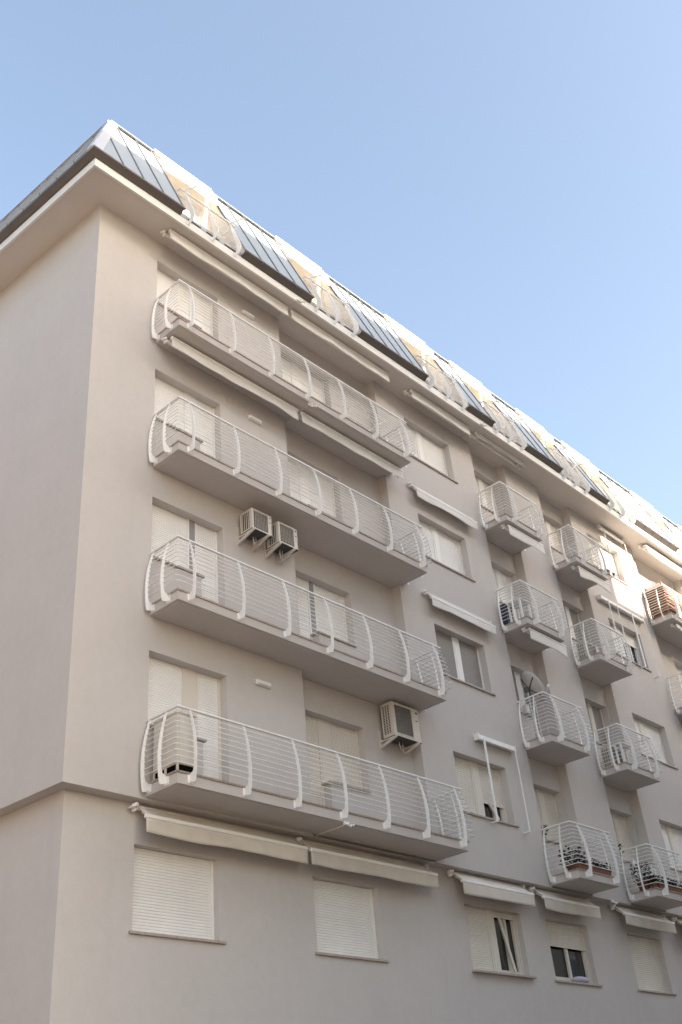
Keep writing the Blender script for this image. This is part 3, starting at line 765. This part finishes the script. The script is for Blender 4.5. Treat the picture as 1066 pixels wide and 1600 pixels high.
def chair(label, loc, rz):
    T = thing('plastic_chair', label, 'chair', loc, rz)
    for x in (0, .40):
        for y in (0, .40): MB().bar((x, y, 0), (x * .9 + .02, y * .9 + .02, .42), .035, .035).build('leg', 'plastic_white', T)
    bevel(MB().box(-.02, .44, -.02, .44, .42, .45).build('seat', 'plastic_white', T), .01)
    bk_ = MB().box(-.02, .02, .40, .44, .45, .86).box(.40, .44, .40, .44, .45, .86).box(-.02, .44, .405, .435, .80, .88)
    for i in range(4): bk_.box(.07 + i * .085, .11 + i * .085, .41, .43, .45, .80)
    bk_.build('backrest', 'plastic_white', T)
    for x in (-.025, .405): MB().box(x, x + .04, -.02, .42, .64, .66).box(x, x + .035, -.02, .015, .45, .64).build('armrest', 'plastic_white', T)
    return T
chair('white plastic chair behind the pink-flowered plant', (16.42, -.48, z3), .3)
def table(label, loc, w, d, h):
    T = thing('plastic_table', label, 'table', loc)
    bevel(MB().box(0, w, 0, d, h - .035, h).build('tabletop', 'plastic_white', T), .012)
    for x in (.03, w - .075):
        for y in (.03, d - .075): MB().box(x, x + .045, y, y + .045, 0, h - .035).build('leg', 'plastic_white', T)
    return T
table('white plastic table on the small balcony in front of the grey air conditioner', (16.0, -.68, ZS[2] + .192), .62, .26, .60)
table('white plastic table on the small balcony above the satellite dish', (12.52, -.62, ZS[1] + .192), .5, .45, .62)
for i in range(4):
    q = MB(); z = i * .155 + .002
    q.box(0, .30, 0, .02, 0, .15); q.box(0, .30, .13, .15, 0, .15); q.box(0, .02, .02, .13, 0, .15); q.box(.28, .30, .02, .13, 0, .15); q.box(.02, .28, .02, .13, 0, .02)
    for s_ in range(4): q.box(-.006, 0, .01 + s_ * .037, .03 + s_ * .037, 0, .15)
    tag(q.build('crate', 'blue_dark', None, (12.50, -.16, ZS[1] + .19 + z)), ['bottom', 'second lowest', 'second highest', 'topmost'][i] + ' dark blue crate of the stack on the balcony above the satellite dish', 'crate', 'dark blue crates in one stack')

# satellite dish
T = thing('satellite_dish', 'grey satellite dish seen from behind on the small balcony under the dark crates', 'satellite dish', (12.90, -.10, ZS[2] + .19))
MB().tube([(0, 0, 0), (0, 0, 1.46)], .022, 8).build('mast', 'dish_grey', T)
ds = MB(); nu, nv = 28, 6; rx, rz_ = .39, .43
ax = Vector((.72, -.42, .50)).normalized(); sx = ax.cross(Vector((0, 0, 1))).normalized(); sz = sx.cross(ax); c0 = Vector((.06, -.04, 1.46))
def dp(i, j):
    r = j / nv; a = 2 * math.pi * i / nu
    return c0 + sx * (math.cos(a) * rx * r) + sz * (math.sin(a) * rz_ * r) + ax * (.11 * r * r)
for i in range(nu):
    for j in range(nv): ds.quad(dp(i, j), dp(i + 1, j), dp(i + 1, j + 1), dp(i, j + 1), smooth=True)
solid(ds.build('reflector', 'dish_grey', T), .008)
for i in (2, 9, 16, 23):
    MB().bar(c0 - ax * .03, dp(i, 5) - ax * .02, .03, .02).build('rib', 'dish_dark', T)
bevel(MB().box(-.05, .05, -.03, .07, 1.36, 1.50).build('mount', 'dish_dark', T), .01)
MB().bar(c0 - sz * .42 + ax * .1, c0 - sz * .2 + ax * .48, .02, .02).build('feed_arm', 'dish_grey', T)
MB().tube([c0 - sz * .2 + ax * .44, c0 - sz * .17 + ax * .52], .03, 8).build('feed_horn', 'plastic_white', T)
T = thing('switch_box', 'small white box on the sill beside the satellite dish', 'box', (13.12, .18, ZSILL[2] + .006))
bevel(MB().box(0, .16, -.02, .1, 0, .22).build('housing', 'plastic_white', T), .01)
MB().box(.02, .14, -.026, -.021, .03, .19).build('cover', 'frame_white', T)

# drying rack on the top right small balcony
def rack(label, loc, rz, w=.5, d=1.0):
    T = thing('drying_rack', label, 'drying rack', loc, rz)
    for x in (0, w):
        MB().tube([(x, 0, 0), (x, d * .65, .85)], .01, 6).build('leg', 'white_paint', T); MB().tube([(x, d * .65, 0), (x, 0, .85)], .01, 6).build('leg', 'white_paint', T)
    MB().tube([(0, -.1, .86), (w, -.1, .86), (w, d * .75, .86), (0, d * .75, .86), (0, -.1, .86)], .01, 6).build('frame', 'white_paint', T)
    for i in range(6): MB().tube([(w * (i + .5) / 6, -.1, .86), (w * (i + .5) / 6, d * .75, .86)], .004, 5).build('wire', 'white_paint', T)
rack('white folding clothes rack on the top small balcony beside the sunlit window', (17.3, -.62, ZS[0] + .192), math.pi / 2, .45, .9)
rack('white folding clothes rack at the recessed end of the top long balcony', (7.9, -.62, ZS[0] + .192), math.pi / 2, .5, 1.3)

# plank stack on the sunlit balcony
T = thing('plank_shelf', 'sunlit wooden rack of orange-brown boards behind the far balcony railing', 'shelf', (21.56, -.70, ZS[0] + .192))
rnd = random.Random(12)
for x in (0, .62):
    for y in (.02, .60): MB().box(x, x + .035, y, y + .035, 0, 1.22).build('upright', 'wood', T)
z = .05
for i in range(9):
    h = rnd.choice((.035, .05, .09)); MB().box(.0 - .05 * rnd.random(), .60 + .1 * rnd.random(), .0 - .02 * rnd.random(), .60 + .05 * rnd.random(), z, z + h).build('plank', 'wood' if i % 3 else 'terracotta', T); z += h + rnd.uniform(.04, .085)
MB().box(.03, .6, .05, .6, z, z + .09).build('plank', 'ac_white', T)
pot_plant('small green plant behind the wooden board rack on the sunlit balcony', (22.5, -.45, ZS[0] + .19), .13, .6, .5, 120, .2, 0, 31)

# cushion on the sill
T = tag(MB().sphere((0, 0, .06), .30, 20, 10, .25).build('cushion', 'cushion'), 'pale lilac cushion lying on the sill of the half-shuttered window', 'cushion')
T.location = (13.42, REC + .05, BS + .008); T.scale = (1, .42, 1.0)

# ------------------------------------------------------------------ opposite side of the street (casts the shade, shows in the panes), plus an added side-street block
YO = -20.5; kz, kx = .38, .30
def block(label, x0, x1, top, name='opposite_block', loc=None, rz=0, wm='ochre'):
    T = thing(name, label, 'building', loc or (x0, YO, 0), rz, 'blocks across the street'); w = x1 - x0
    MB().box(0, w, -12, 0, 0, top - .4).build('wall', wm, T)
    MB().box(-.15, w + .15, -12.15, .0, top - .4, top).build('cornice', 'stone_trim', T)
    fr_ = cached('owin', lambda: MB().box(0, 1.2, .002, .08, 0, .1).box(0, .1, .002, .08, .1, 1.6).box(1.1, 1.2, .002, .08, .1, 1.6).box(0, 1.2, .002, .08, 1.6, 1.7).mesh('window', 'frame_white'))
    pn = cached('opane', lambda: MB().quad((.1, .03, .1), (1.1, .03, .1), (1.1, .03, 1.6), (.1, .03, 1.6)).mesh('pane', 'glass'))
    for i in range(int(w / 3)):
        for j in range(int((top - 3) / 3.1)):
            o = place('window', fr_, T, (1 + i * 3, 0, 4 + j * 3.1)); place('pane', pn, o)
block('tall ochre block across the street, shading most of the facade', -.6, 19.5 + kx * 20.5, 21.15 + kz * 20.3)
block('lower ochre block across the street, letting sun reach the far end', 19.5 + kx * 20.5 + .2, 62, 16.3 + kz * 20.5)
block('unseen dark block added across the side street to dim the end wall', 0, 34, 19.5, wm='side_block_dark', loc=(-16, 30, 0), rz=-math.pi / 2)  # added out of view; height and tone set to cut skylight on end wall
